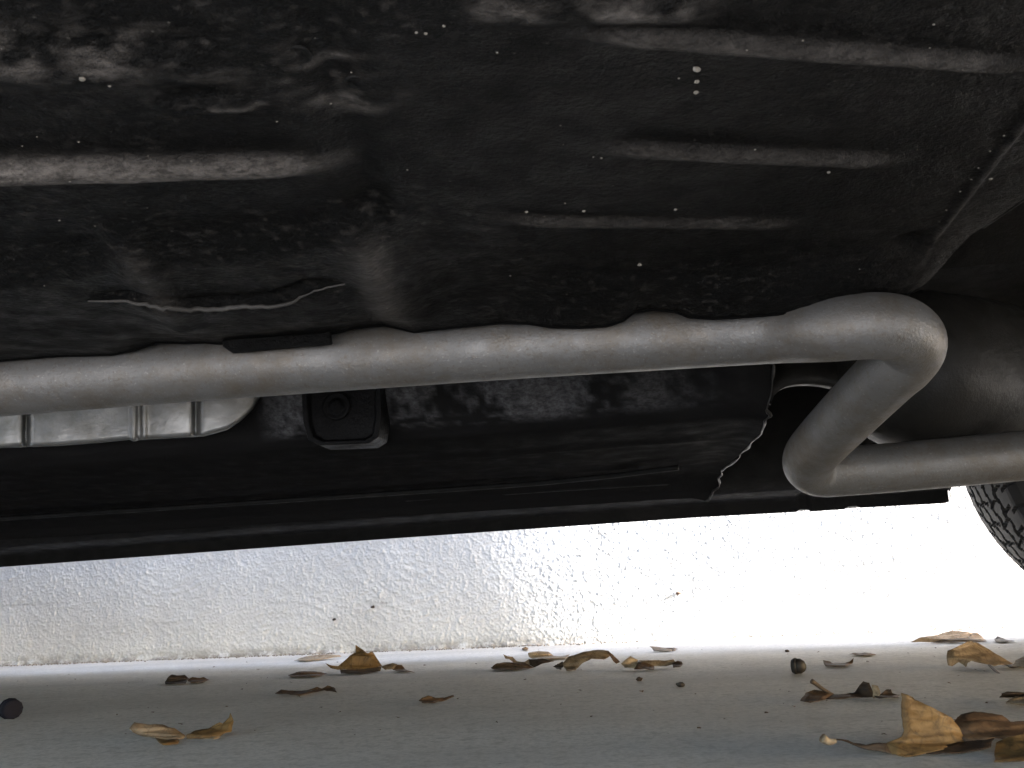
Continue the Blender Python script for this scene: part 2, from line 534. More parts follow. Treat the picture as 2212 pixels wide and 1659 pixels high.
def stepd(p0, p1, width, depth, fade=0.05):
    """pan drops by depth going away from the camera across the line, between its ends"""
    d, t, s = seg_dist(pan_uv(*p0), pan_uv(*p1))
    k = 1 / (1 + np.exp(np.clip(s / width * 4, -40, 40)))
    ends = np.clip((t + fade) / fade, 0, 1) * np.clip((1 + fade - t) / fade, 0, 1)
    return -depth * k * ends
HT += rib((1180, 66), (2300, 150), 0.005, 0.006)
HT += rib((1290, 316), (1960, 350), 0.006, 0.006)
HT += rib((1040, 474), (1740, 486), 0.006, 0.005)
HT += rib((1100, 610), (1640, 600), 0.012, 0.004)
HT += rib((-300, 376), (750, 352), 0.009, 0.009)
HT += rib((-300, 150), (560, 135), 0.012, 0.006)
HT += rib((1000, 24), (1560, 20), 0.008, 0.005)
HT += rib((330, 232), (560, 222), 0.006, 0.005)
HT += rib((2330, 110), (1985, 556), 0.0025, 0.0025)
# a pressed cross member: valley between two slopes, left of the middle
d, t, s = seg_dist(pan_uv(690, 60), pan_uv(880, 700))
HT += 0.005 * np.exp(-(d / 0.012) ** 2)
for a_, b_, w_, dp_ in (((800, 480), (868, 690), 0.020, 0.009), ((265, 505), (395, 655), 0.016, 0.006)):
    d, t, s = seg_dist(pan_uv(*a_), pan_uv(*b_))
    HT -= dp_ * np.exp(-(d / w_) ** 2)
# floor left of the seam sits a little lower towards the tunnel
left = 1 / (1 + np.exp(np.clip((UU - pan_uv(860, 560)[0]) / 0.012, -40, 40)))
deep = sm(np.clip((VV - pan_uv(500, 470)[1]) / 0.05, 0, 1))
HT -= 0.012 * left * deep
# wavy flange seam
sx = [190, 300, 360, 430, 520, 610, 670, 745]
sy = [650, 642, 643, 656, 654, 648, 625, 612]
seam = [to_uvw(onH(x, y, HP - 0.012)) for x, y in zip(sx, sy)]
vs = np.interp(UU, [a[0] for a in seam], [a[1] for a in seam])
inr = np.clip((UU - seam[0][0]) / 0.04, 0, 1) * np.clip((seam[-1][0] - UU) / 0.03, 0, 1)
HT -= 0.006 * inr / (1 + np.exp(np.clip(-(VV - vs) / 0.0022, -40, 40)))
HT += 0.003 * inr * np.exp(-((VV - vs + 0.010) / 0.006) ** 2)
# dents and general unevenness
HT += 0.0010 * vnoise(UU / 0.14, VV / 0.10, 41) + 0.0004 * vnoise(UU / 0.04, VV / 0.03, 42) + 0.0003 * vnoise(UU / 0.010, VV / 0.010, 43)
for (x, y, r, dp) in ((1240, 655, 0.03, 0.010), (1960, 520, 0.012, 0.006)):
    cu, cv = pan_uv(x, y)
    HT += dp * np.exp(-((UU - cu) ** 2 + (VV - cv) ** 2) / r ** 2)
# road dust caught on the near-facing flanks of the ribs
def dsmear(p0, p1, width, amt, seed, grain=0.5):
    d, t, sd = seg_dist(pan_uv(*p0), pan_uv(*p1))
    f = np.exp(-(d / width) ** 2) * np.clip(np.minimum(t, 1 - t) * 6 + 0.15, 0, 1)
    return amt * f * np.clip(1 - grain + grain * (1.2 * vnoise(UU / 0.02, VV / 0.008, seed) + 0.8 * vnoise(UU / 0.007, VV / 0.005, seed + 1)), 0, 1)
DU = dsmear((-300, 110), (640, 125), 0.018, 0.55, 71, 0.7)
DU += dsmear((-300, 360), (760, 350), 0.0085, 0.8, 73, 0.15)
DU += dsmear((-300, 395), (400, 372), 0.006, 0.8, 74, 0.3)
DU += dsmear((1000, 22), (1560, 22), 0.007, 0.6, 75, 0.6)
DU += dsmear((1230, 70), (2212, 140), 0.006, 0.42, 76, 0.2)
DU += dsmear((1290, 314), (1960, 348), 0.007, 0.33, 77, 0.2)
DU += dsmear((1040, 470), (1740, 482), 0.007, 0.26, 78, 0.2)
DU += dsmear((785, 480), (858, 690), 0.013, 0.36, 79, 0.0)
DU += dsmear((270, 510), (390, 650), 0.010, 0.16, 80, 0.0)
DU += dsmear((690, 130), (760, 260), 0.022, 0.5, 81, 0.7)
DU += dsmear((1900, 700), (2212, 420), 0.03, 0.16, 82, 0.3)
DU += dsmear((2260, 200), (1985, 556), 0.002, 0.25, 86, 0.6)
DU += dsmear((450, 225), (580, 225), 0.002, 0.8, 83, 0.3)
DU += 0.30 * np.clip(vnoise(UU / 0.0045, VV / 0.003, 84) - 0.35, 0, 1) * np.clip(0.4 + vnoise(UU / 0.16, VV / 0.1, 85), 0, 1)
# bend into the measured edge over the last centimetres
k = sm(np.clip((VV - (V_E - 0.075)) / 0.075, 0, 1))
HT = HT * (1 - k) + EW * k
pts = UU[..., None] * np.array(U) + VV[..., None] * np.array(V) + HT[..., None] * np.array(Z)
# tunnel side rising behind the edge
last = pts[-1]
rise = []
for dv, dw in ((0.0022, 0.0015), (0.0035, 0.006), (0.0037, 0.03), (0.004, 0.07), (0.005, 0.10)):
    rise.append(last + dv * np.array(V) + dw * np.array(Z))
pts = np.concatenate([pts, np.array(rise)], 0)
fp = grid_obj('floor_pan', pts, M['pan'], car, dust_or_lit=np.concatenate([np.clip(DU, 0, 1), np.zeros((5, DU.shape[1]))], 0))
# rolled lip on the slanting right-hand border
lip = [uvw(b0[0] + (b1[0] - b0[0]) * (V_E - v) / (V_E - b1[1]) + 0.002, v, HP + 0.002) for v in np.linspace(-0.02, V_E - 0.08, 24)]
tube('border_lip', lip, 0.002, M['pan'], car, 8)
riser = np.array([[np.array(p) + np.array(Z) * dz + np.array(U) * (0.002 + 0.25 * dz) for p in lip] for dz in (0.0, 0.02, 0.06, 0.14)])
grid_obj('pan_end_wall', riser, M['black'], car)
bead = []
for a_ in catmull([Vector((q[0], q[1], 0)) for q in seam], 8):
    i_ = int(np.clip(np.searchsorted(vv, a_.y), 0, len(vv) - 1)); j_ = int(np.clip(np.searchsorted(UU[i_], a_.x), 0, UU.shape[1] - 1))
    bead.append(uvw(a_.x, a_.y, float(HT[i_, j_]) - 0.0005))
nb_ = len(bead)
tube('sealer_bead', bead, [0.0004 + 0.0016 * math.sin(math.pi * min(1.0, k_ / nb_ * 1.15 + 0.02)) ** 0.7 if k_ < nb_ * 0.85 else 0.0007 for k_ in range(nb_)], M['sealer'], car, 8)
lipm = NT('edge paint'); lipm.col((0.003, 0.003, 0.003)); lipm.set(Roughness=0.8, Specular_IOR_Level=0.05)
tube('flange_lip', [Vector(p) + V * 0.001 - Z * 0.0002 for p in last[::2]], 0.0013, lipm.m, car, 6)
# small tab spot-welded under the flange
tb = [(478, 716), (600, 712), (690, 708), (712, 712), (715, 742), (690, 746), (600, 753), (500, 762), (480, 748)]
TV = V_E - 0.006
tabp = [onV(x, y, TV) for x, y in tb]
nb = len(tabp)
tab = mesh_obj('flange_tab', tabp + [p + V * 0.005 for p in tabp], [tuple(range(nb)), tuple(range(2 * nb - 1, nb - 1, -1))] + [(i, i + nb, (i + 1) % nb + nb, (i + 1) % nb) for i in range(nb)], M['pan'], car, smooth=False)
bevel(tab, 0.0012)
tube('tab_ridge', catmull([onV(520, 716, TV - 0.002), onV(600, 711, TV - 0.002), onV(665, 708, TV - 0.002)], 5), 0.0009, M['sealer'], car, 8)
# plugs, beads of sealer and stones caught in the undercoat
def chip_mesh(seed):
    bm = bmesh.new(); bmesh.ops.create_icosphere(bm, subdivisions=1, radius=1.0)
    for v in bm.verts: v.co *= 1 + 0.4 * mnoise.noise(v.co * 1.3 + Vector((seed, 0, 0)))
    me = bpy.data.meshes.new('stone_chip'); bm.to_mesh(me); bm.free(); me.materials.append(M['chip'])
    return me
chips = [chip_mesh(i * 3.7) for i in range(4)]
def pan_height(u, v):
    i = int(np.clip(np.searchsorted(vv, v), 0, len(vv) - 1))
    j = int(np.clip(np.searchsorted(UU[i], u), 0, UU.shape[1] - 1))
    return float(HT[i, j])
big = [(1507, 163, 0.0017), (1507, 190, 0.0011), (1505, 213, 0.0011), (178, 163, 0.0013), (237, 190, 0.0008), (1383, 584, 0.0014), (1138, 470, 0.001), (2142, 398, 0.0011), (1792, 384, 0.001), (1262, 466, 0.001), (900, 90, 0.0006), (920, 92, 0.0007), (960, 76, 0.0006), (1460, 463, 0.0009)]
big += [(2171, 305, 0.0005), (2141, 340, 0.0006), (2116, 375, 0.0005), (2101, 400, 0.0004), (2076, 425, 0.0005), (2046, 465, 0.0005), (2031, 490, 0.0004)]
for i in range(36):
    big.append((random.uniform(0, 2100), random.uniform(20, 690), random.choice([0.0003, 0.0004, 0.0005, 0.0006])))
for i, (x, y, r) in enumerate(big):
    p = onH(x, y, HP - 0.004)
    u_, v_, w_ = to_uvw(p)
    if v_ > V_E - 0.03 or u_ > b0[0] + 0.1: continue
    p.z = pan_height(u_, v_) - r * 0.3
    o = bpy.data.objects.new('stone_chip', chips[i % 4]); COL.objects.link(o)
    o.parent = car; o.location = p - WORLDLOC[car.name]; o.scale = (r * 1.25, r, r)
HF = 0.326
for x, y, r in ((768, 190, 0.0045), (640, 128, 0.006)):
    p = onH(x, y, HP)
    u_, v_, w_ = to_uvw(p); p.z = pan_height(u_, v_) + 0.001
    lathe('drain_plug', p, Vector((0, 0, -1)), [(0, r * 1.2), (0.0012, r * 1.15), (0.0016, r * 0.85), (0.0004, r * 0.7)], M['black'], car, 20)
# ---- tunnel roof over the pipe ------------------------------------------
roof = []
for v, w in ((V_E + 0.004, HP + 0.09), (V_E + 0.06, HF + 0.15), (V_E + 0.22, HF + 0.155), (V_E + 0.30, HF + 0.12)):
    roof.append([np.array(uvw(u, v, w)) for u in np.linspace(-1.6, 1.3, 30)])
grid_obj('tunnel_roof', np.array(roof), M['black'], car)

# ---- exhaust pipe --------------------------------------------------------
V_P = 0.748
dep = lambda p: (RT @ (p - CAM)).z * -1
main = [onV(x, y, V_P) for x, y in ((-420, 868), (-100, 838), (300, 806), (700, 777), (1106, 749), (1400, 732), (1640, 719))]
print('pipe depths', [round(dep(p), 3) for p in main])
zz = dep(main[-1])
bend = [P(1780, 711, 0.712), P(1870, 704, 0.700), P(1930, 708, 0.702), P(1964, 728, 0.714), P(1967, 754, 0.728), P(1946, 784, 0.742), P(1915, 812, 0.762), P(1828, 899, 0.83), P(1770, 960, 0.895),
        P(1749, 988, 0.925), P(1750, 1009, 0.945), P(1775, 1020, 0.955), P(1830, 1017, 0.955), P(1937, 1009, 0.955), P(2212, 984, 0.955), P(2620, 945, 0.955)]
path = catmull(main + bend, 10)
rads = [0.0268 + 0.0066 * min(1, max(0, (62 - i) / 62)) ** 1.0 for i in range(len(path))]
tube('exhaust_pipe', path, rads, M['pipe'], car, 40)

# ---- far side: tunnel wall, floor, inner sill ------------------------------
prof = [(0.90, HF + 0.13), (0.945, HF + 0.10), (0.965, HF + 0.04), (0.985, HF - 0.005), (1.0, HF - 0.024), (1.03, HF - 0.034), (1.12, HF - 0.036), (1.25, HF - 0.036), (1.36, HF - 0.038), (1.43, HF - 0.044), (1.47, HF - 0.058), (1.485, HF - 0.075)]
pv = catmull([Vector((a, b, 0)) for a, b in prof], 9)
bx = [1420, 1450, 1510, 1540, 1552, 1556, 1560, 1610, 1645, 1655, 1660, 1664, 1664]
by = [1100, 1094, 1085, 1060, 1035, 1018, 1008, 960, 925, 900, 875, 830, 500]
order = np.argsort(by)
bfun = lambda y: float(np.interp(y, np.array(by)[order], np.array(bx)[order]))
uend = []
for p in pv:
    lo, hi = -0.5, 1.2
    for _ in range(40):
        mid = (lo + hi) / 2
        x, y = project(uvw(mid, p.x, p.y))
        if x < bfun(y): lo = mid
        else: hi = mid
    uend.append(lo)
uend = np.array(uend)
NU = 420
sN = np.linspace(0, 1, NU)
pvv = np.array([p.x for p in pv]); pww = np.array([p.y for p in pv])
UU2 = -1.75 + (uend[:, None] + 1.75) * sN[None, :]
VV2 = np.repeat(pvv[:, None], NU, 1); WW2 = np.repeat(pww[:, None], NU, 1)
tt = np.linspace(0, 1, len(pv))[:, None]
onwall = np.clip((0.38 - tt) / 0.1, 0, 1)
# corrugated tunnel wall, lengthways swages on the floor
cor = 0.006 * np.sin(UU2 * 2 * math.pi / 0.125) * onwall
VV2 = VV2 + cor
fadeR = np.clip((uend[:, None] - UU2) / 0.10, 0, 1)
WW2 = WW2 - fadeR * 0.004 * (np.exp(-((VV2 - 1.12) / 0.012) ** 2) + np.exp(-((VV2 - 1.22) / 0.012) ** 2) + np.exp(-((VV2 - 1.33) / 0.012) ** 2))
lump = vnoise(UU2 / 0.20, tt * 6, 51) * 0.0015 + vnoise(UU2 / 0.03, tt * 30, 52) * 0.0005
VV2 = VV2 + lump * fadeR; WW2 = WW2 + 0.7 * lump * fadeR
# sharp right-hand flange turning down
fl = np.clip((sN[None, :] - 0.985) / 0.015, 0, 1) ** 2
WW2 = WW2 - 0.006 * fl
pts2 = UU2[..., None] * np.array(U) + VV2[..., None] * np.array(V) + WW2[..., None] * np.array(Z)
pxx = np.interp(UU2, [to_uvw(onV(x, 860, 0.97))[0] for x in range(-400, 2200, 100)], list(range(-400, 2200, 100)))
WALL_LIT = np.clip((pxx - 540) / 60, 0, 1) * np.clip((1660 - pxx) / 500, 0, 1) * np.clip((0.36 - tt) / 0.06, 0, 1)  # paints the lit, glossy patch into the tunnel wall's colour
WALL_LIT = WALL_LIT * np.clip(0.45 + 0.8 * vnoise(UU2 / 0.045, tt * 6, 91) + 0.7 * vnoise(UU2 / 0.008, tt * 60, 92), 0, 1)
grid_obj('far_floor', pts2, M['pan_far'], car, dust_or_lit=np.clip(WALL_LIT, 0, 1))
fpath = [Vector(p) + Vector((0, 0, -0.001)) for p in pts2[18:, -1]]
frad = [0.0014 + 0.0012 * float(vnoise(np.array(i_ * 0.45), np.array(0.3), 77)) for i_ in range(len(fpath))]
fpath = [p + U * 0.004 * float(vnoise(np.array(i_ * 0.3), np.array(0.7), 78)) for i_, p in enumerate(fpath)]
tube('floor_flange', fpath, frad, M['bead'], car, 8)

# ---- bare aluminium heat shield beside the pipe ----------------------------
lowx = [-420, 0, 120, 200, 280, 290, 300, 440, 490, 520, 545, 565]
lowy = [992, 967, 963, 957, 949, 953, 950, 942, 928, 908, 884, 850]
hx = np.linspace(-420, 560, 330)
hl = np.interp(hx, lowx, lowy)
rows = []
V_H = 0.94
for k, tq in enumerate((0.0, 0.03, 0.08, 0.2, 0.4, 0.6, 0.8, 1.0)):
    row = []
    for x, yl in zip(hx, hl):
        groove = 0.013 * (math.exp(-((x - 57) / 8) ** 2) + math.exp(-((x - 424) / 9) ** 2)) - 0.006 * (math.exp(-((x - 289) / 6) ** 2) + 0.7 * math.exp(-((x - 312) / 5) ** 2))
        groove += 0.0015 * vnoise(np.array(x / 40.0), np.array(tq * 3), 61)
        tail = 0.03 * max(0, (x - 430) / 130) ** 2
        v = V_H + groove + tail - 0.012 * tq + (0.004 if k == 0 else 0)
        row.append(np.array(onV(x, yl - 150 * tq, v)))
    rows.append(row)
hs = grid_obj('heat_shield', np.array(rows), M['shield'], car)
solid(hs, 0.0015)
# ---- bracket box with round plug ------------------------------------------
V_B = 0.954
bpx = [(648, 800), (822, 790), (824, 900), (816, 945), (796, 958), (690, 962), (664, 948), (654, 910)]
f0 = [onV(x, y, V_B) for x, y in bpx]
cen = sum(f0, Vector()) / len(f0)
inn = [cen + (p - cen) * 0.86 for p in f0]
inn2 = [p + V * 0.007 for p in [cen + (q - cen) * 0.80 for q in f0]]
back = [p + V * 0.035 for p in f0]
nb = len(f0)
fc = []
for a, b in ((3, 0), (0, 1), (1, 2)):
    fc += [(a * nb + i, a * nb + (i + 1) % nb, b * nb + (i + 1) % nb, b * nb + i) for i in range(nb)]
fc.append(tuple(2 * nb + i for i in range(nb)))
br = mesh_obj('mounting_bracket', f0 + inn + inn2 + back, fc, M['tar'], car, smooth=False)
bevel(br, 0.0015, 2)
lathe('bracket_plug', onV(728, 878, V_B + 0.007), -V, [(0, 0.017), (0.003, 0.017), (0.004, 0.0145), (0.002, 0.012), (0.002, 0.009), (0.0055, 0.008), (0.006, 0.004)], M['tar'], car, 24)
# ---- fuel and brake lines clipped along the far floor ------------------------
for i, (p0, p1, p2, w) in enumerate((((900, 1062), (1250, 1035), (1465, 1010), HF - 0.047), ((880, 1078), (1230, 1055), (1480, 1040), HF - 0.049), ((1020, 1095), (1300, 1072), (1440, 1066), HF - 0.052))):
    pts_l = [uvw(-1.7, to_uvw(onH(*p0, w))[1] + 0.0, w)] + [onH(*p, w) for p in (p0, p1, p2)]
    tube('brake_line', catmull(pts_l, 8), 0.0042, M['black'], car, 8)
p = onV(415, 1075, 1.42)
box('clip', p, U * 0.010, V * 0.01, Z * 0.004, M['black'], car, 0.002)

# ---- sill (rocker) --------------------------------------------------------
V_S = 1.58
sillx = [-420, 0, 425, 850, 1500, 1720, 1728, 1745, 1752, 1825, 1832, 1850, 1858, 2040, 2050]
silly = [1256, 1225, 1194, 1163, 1118, 1106, 1100, 1100, 1105, 1100, 1094, 1093, 1097, 1087, 1084]
sx_ = np.concatenate([np.linspace(-420, 1690, 60), np.linspace(1700, 2050, 120)])
low = [to_uvw(onV(x, y, V_S)) for x, y in zip(sx_, np.interp(sx_, sillx, silly))]
print('sill heights', low[0][2], low[60][2], low[-1][2], 'u end', low[-1][0])
U_SE = low[-1][0]
rows = []
for kind in ('in_top', 'in_mid', 'in_low', 'ledge', 'flange_top', 'b0', 'b1', 'flange_out', 'out_low', 'out_mid'):
    row = []
    for (u, v, w) in low:
        v0, dw = {'in_top': (1.47, 0.20), 'in_mid': (1.478, 0.06), 'in_low': (1.50, 0.030), 'ledge': (1.565, 0.024), 'flange_top': (1.577, 0.018), 'b0': (1.5785, 0.0), 'b1': (1.5815, 0.0),
                  'flange_out': (1.583, 0.018), 'out_low': (1.63, 0.03), 'out_mid': (1.665, 0.10)}[kind]
        row.append(np.array(uvw(u, v0, w + dw)))
    rows.append(row)
sill = grid_obj('sill', np.array(rows), M['black'], car)
# end cap of the sill
capv = [Vector(r[-1]) for r in rows]
mesh_obj('sill_end', capv + [p + U * 0.004 for p in capv], [tuple(range(len(capv))), tuple(range(2 * len(capv) - 1, len(capv) - 1, -1))], M['black'], car, smooth=False)
# ---- rear cavity: raised floor, cross member, wheel house ------------------
ub = float(uend.max())
cav = []
for v, w in ((V_E + 0.02, HF + 0.10), (0.75, HF + 0.17), (1.1, HF + 0.20), (1.40, HF + 0.19), (1.474, HF + 0.10)):
    cav.append([np.array(uvw(u, v, w)) for u in np.linspace(ub - 0.25, 2.0, 30)])
grid_obj('rear_floor', np.array(cav), M['black'], car)
# near part of the raised floor
cav = []
for v, w in ((-0.05, HF + 0.12), (0.2, HF + 0.14), (0.5, HF + 0.13), (V_E + 0.03, HF + 0.11)):
    cav.append([np.array(uvw(u, v, w)) for u in np.linspace(0.35, 2.0, 30)])
grid_obj('rear_floor_side', np.array(cav), M['black'], car)
# arched hanger panel seen through the opening
arc = [(1664, 872, 1.02), (1675, 850, 1.02), (1700, 832, 1.02), (1740, 826, 1.02), (1790, 830, 1.02), (1840, 845, 1.02), (1900, 880, 1.02)]
a_low = catmull([P(*q) for q in arc], 6)
a_top = [p + Z * 0.035 + V * 0.01 for p in a_low]
hg = grid_obj('hanger_panel', np.array([[np.array(p) for p in a_top], [np.array(p + Z * 0.01 + V * 0.004) for p in a_low], [np.array(p) for p in a_low], [np.array(p + V * 0.03 + Z * 0.004) for p in a_low]]), M['brown_black'], car)
solid(hg, 0.003)
# rounded shield over the axle and the black silencer drum hanging in front of it
c0 = P(2048, 800, 1.02)
prof = [(-0.16, 0.05), (-0.15, 0.075), (-0.11, 0.092), (-0.02, 0.098), (0.10, 0.098), (0.24, 0.090), (0.27, 0.06)]
lathe('axle_shield', c0 + U * 0.03 + V * 0.05, (U * 0.75 + V * 0.65).normalized(), prof, M['brown_black'], car, 36)
# unseen tub added behind the axle to block light from the rear
tubp = []
for k_, (gw, w) in enumerate(((0.0, HF + 0.14), (0.01, HF + 0.02), (0.03, HF - 0.05), (0.07, HF - 0.135), (0.30, HF - 0.14))):
    ring = []
    for a_ in np.linspace(0, 2 * math.pi, 41):
        ca, sa = math.cos(a_), math.sin(a_)
        ring.append(np.array(uvw(1.52 + (0.40 - gw) * math.copysign(abs(ca) ** 0.6, ca), 0.76 + (0.56 - gw) * math.copysign(abs(sa) ** 0.6, sa), w)))
    tubp.append(ring)
grid_obj('added_shade_tub', np.array(tubp), M['black'], car)
tube('hanger_hook', catmull([P(1880, 985, 1.2), P(1900, 955, 1.2), P(1945, 948, 1.2), P(1975, 962, 1.2), P(2010, 935, 1.2)], 6), 0.006, M['black'], car, 8)
# ---- tread of the wheel on the wall side -----------------------------------
TYR, TYW = 0.31, 0.195
p_edge = onV(2078, 1058, V_S + 0.07)
eu_, ev_, ew_ = to_uvw(p_edge)
cu_ = eu_ + math.sqrt(TYR ** 2 - (ew_ - TYR) ** 2)
print('tyre centre u', cu_, 'edge w', ew_)
def tyre_mesh():
    """tyre with grooved tread; axis along local Y"""
    verts, faces = [], []
    NS = 640
    ys = np.concatenate([[-0.070, -0.092, -0.0975, -0.094, -0.086], np.linspace(-0.080, 0.080, 41), [0.086, 0.094, 0.0975, 0.092, 0.070]])
    base_r = np.concatenate([[0.205, 0.235, 0.262, 0.290, 0.302], TYR - 0.006 * (np.linspace(-1, 1, 41)) ** 2, [0.302, 0.290, 0.262, 0.235, 0.205]])
    for i in range(NS):
        a = 2 * math.pi * i / NS
        for j, (y, r) in enumerate(zip(ys, base_r)):
            if abs(y) <= 0.0861:
                arc = a * TYR
                g = 0.0
                for gy in (-0.045, -0.015, 0.018, 0.048):
                    wob = 0.003 * math.sin(arc / 0.032 * 2 * math.pi + gy * 60)
                    if abs(y - gy - wob) < 0.0030: g = 0.007
                ph = (arc + 0.35 * abs(y) + (0.010 if int((y + 0.1) / 0.031) % 2 else 0.0)) % 0.036
                if ph < 0.0042: g = max(g, 0.006)
                r = r - g
            verts.append(Vector((math.cos(a) * r, y, math.sin(a) * r)))
    nj = len(ys)
    for i in range(NS):
        i2 = (i + 1) % NS
        for j in range(nj - 1):
            faces.append((i * nj + j, i * nj + j + 1, i2 * nj + j + 1, i2 * nj + j))
    me = bpy.data.meshes.new('tyre'); me.from_pydata(verts, [], faces)
    me.materials.append(M['tyre'])
    me.update()
    return me
def rim_mesh():
    v, f = lathe_data(Vector((0, 0, 0)), Vector((0, 1, 0)), [(-0.075, 0.205), (-0.070, 0.212), (-0.06, 0.195), (0.02, 0.185), (0.03, 0.07), (0.05, 0.06), (0.055, 0.18), (0.075, 0.205), (0.08, 0.212)], 40)
    me = bpy.data.meshes.new('rim'); me.from_pydata(v, [], f)
    me.materials.append(M['rim'])
    return me
tm, rm = tyre_mesh(), rim_mesh()
yawm = math.atan2(U.y, U.x)
for (u, v) in ((cu_, V_S - 0.015), (cu_, -0.035), (cu_ - 2.62, V_S - 0.015), (cu_ - 2.62, -0.035)):
    wc = uvw(u, v, TYR)
    wh = bpy.data.objects.new('wheel', None); COL.objects.link(wh)
    wh.parent = car; wh.location = wc - WORLDLOC[car.name]; wh.rotation_euler = (0, 0, yawm)
    for nm, me in (('tyre', tm), ('rim', rm)):
        o = bpy.data.objects.new(nm, me); COL.objects.link(o); o.parent = wh
        if nm == 'tyre':
            o.rotation_euler = (0, random.uniform(0, 1), 0)
# axle beam
tube('axle_beam', [uvw(cu_ + 0.03, 0.1, TYR + 0.03), uvw(cu_ + 0.03, 1.48, TYR + 0.03)], 0.035, M['black'], car, 16)
# wheel-house liner behind the far wheel
lin = []
for v in np.linspace(1.44, 1.66, 6):
    lin.append([np.array(uvw(cu_ + 0.375 * math.cos(a), v, TYR + 0.03 + 0.375 * math.sin(a))) for a in np.linspace(math.radians(12), math.radians(172), 30)])
grid_obj('wheel_house', np.array(lin), M['black'], car)
box('added_shade_rail', uvw(1.25, 0.25, 0.315), U * 0.74, V * 0.04, Z * 0.095, M['black'], car, 0.01)  # unseen rail added to keep near-side light out of the cavity
# ---- near sill and painted body --------------------------------------------
box('near_sill', uvw(-0.95, -0.115, 0.335), U * 1.55, V * 0.045, Z * 0.05, M['black'], car, 0.015)
us = np.concatenate([np.linspace(-3.35, -2.9, 8), np.linspace(-2.85, cu_ + 0.75, 70)])
U_F, U_B = us[0], us[-1]
roofh = lerp_list([U_F, U_F + 0.12, U_F + 1.05, U_F + 1.75, cu_ - 0.3, cu_ + 0.45, U_B - 0.04, U_B], [0.62, 0.74, 0.92, 1.43, 1.45, 1.05, 0.95, 0.60])
rows = []
for u in us:
    endk = max(0, 1 - min(u - U_F, U_B - u) / 0.22)
    tuck = 0.14 * endk ** 2
    arch = 0.235
    for c_ in (cu_, cu_ - 2.62):
        if abs(u - c_) < 0.37: arch = max(arch, 0.34 + math.sqrt(0.37 ** 2 - (u - c_) ** 2) - 0.03)
    if u > cu_ + 0.42: arch = 0.165
    H = float(roofh(u)); belt = min(0.92, H - 0.06)
    near, far = -0.165 + tuck, 1.70 - tuck
    inset = 0.20 * max(0, H - 0.95) / 0.5
    sec = [(near + 0.02, arch if u > cu_ + 0.42 else max(arch, 0.30)), (near, max(0.5, arch + 0.01)), (near + 0.02, max(belt, arch + 0.03)), (near + 0.04 + inset * 0.8, (belt + H) / 2), (near + 0.1 + inset, H - 0.02), (near + 0.35 + inset, H),
           (far - 0.35 - inset, H), (far - 0.1 - inset, H - 0.02), (far - 0.04 - inset * 0.8, (belt + H) / 2), (far - 0.02, max(belt, arch + 0.03)), (far, max(0.5, arch + 0.01)), (far - 0.02, arch)]
    rows.append([np.array(uvw(u, v, w)) for v, w in sec])
body = grid_obj('body', np.array(rows), M['paint'], car)
for ui, nm in ((0, 'front_bumper'), (-1, 'rear_bumper')):
    r = [Vector(q) for q in rows[ui]]
    sgn = -1 if ui == 0 else 1
    r2 = [p + U * 0.05 * sgn for p in r]
    nb = len(r)
    bm_ = mesh_obj(nm, r + r2, [tuple(range(nb)), tuple(range(2 * nb - 1, nb - 1, -1))] + [(i, i + nb, (i + 1) % nb + nb, (i + 1) % nb) for i in range(nb)], M['paint'], car, smooth=False)

# ================================================================== LEAVES AND DEBRIS
SC = 0
def leaf_mesh(patches, z0, seed, amp=0.0016, cuts=2):
    """patches: list of point lists; (x, y) lies on the pavement, (x, y, d) stands at depth z0 + d"""
    bm = bmesh.new()
    fm = []
    for pi, poly in enumerate(patches):
        wp = []
        for q in poly:
            wp.append(ground(q[0], q[1], 0.0025) if len(q) == 2 else P(q[0], q[1], z0 + q[2]))
        tri = tessellate_polygon([[Vector((q[0], q[1], 0)) for q in poly]])
        vs = [bm.verts.new(p) for p in wp]
        for t in tri:
            try:
                f = bm.faces.new([vs[i] for i in t]); f.material_index = pi
            except ValueError:
                pass
    for _ in range(cuts):
        bmesh.ops.subdivide_edges(bm, edges=bm.edges[:], cuts=1, use_grid_fill=True, smooth=0.25)
    bmesh.ops.recalc_face_normals(bm, faces=bm.faces[:])
    bm.normal_update()
    for v in bm.verts:
        q = v.co * 70 + Vector((seed * 3.1, seed, 0))
        v.co += Vector((mnoise.noise(q), mnoise.noise(q + Vector((9, 3, 1))), 0.6 * mnoise.noise(q + Vector((2, 17, 5))))) * amp
        q2 = v.co * 260
        v.co += v.normal * mnoise.noise(q2) * amp * 0.4
        if v.co.z < 0.0012: v.co.z = 0.0012
    return bm
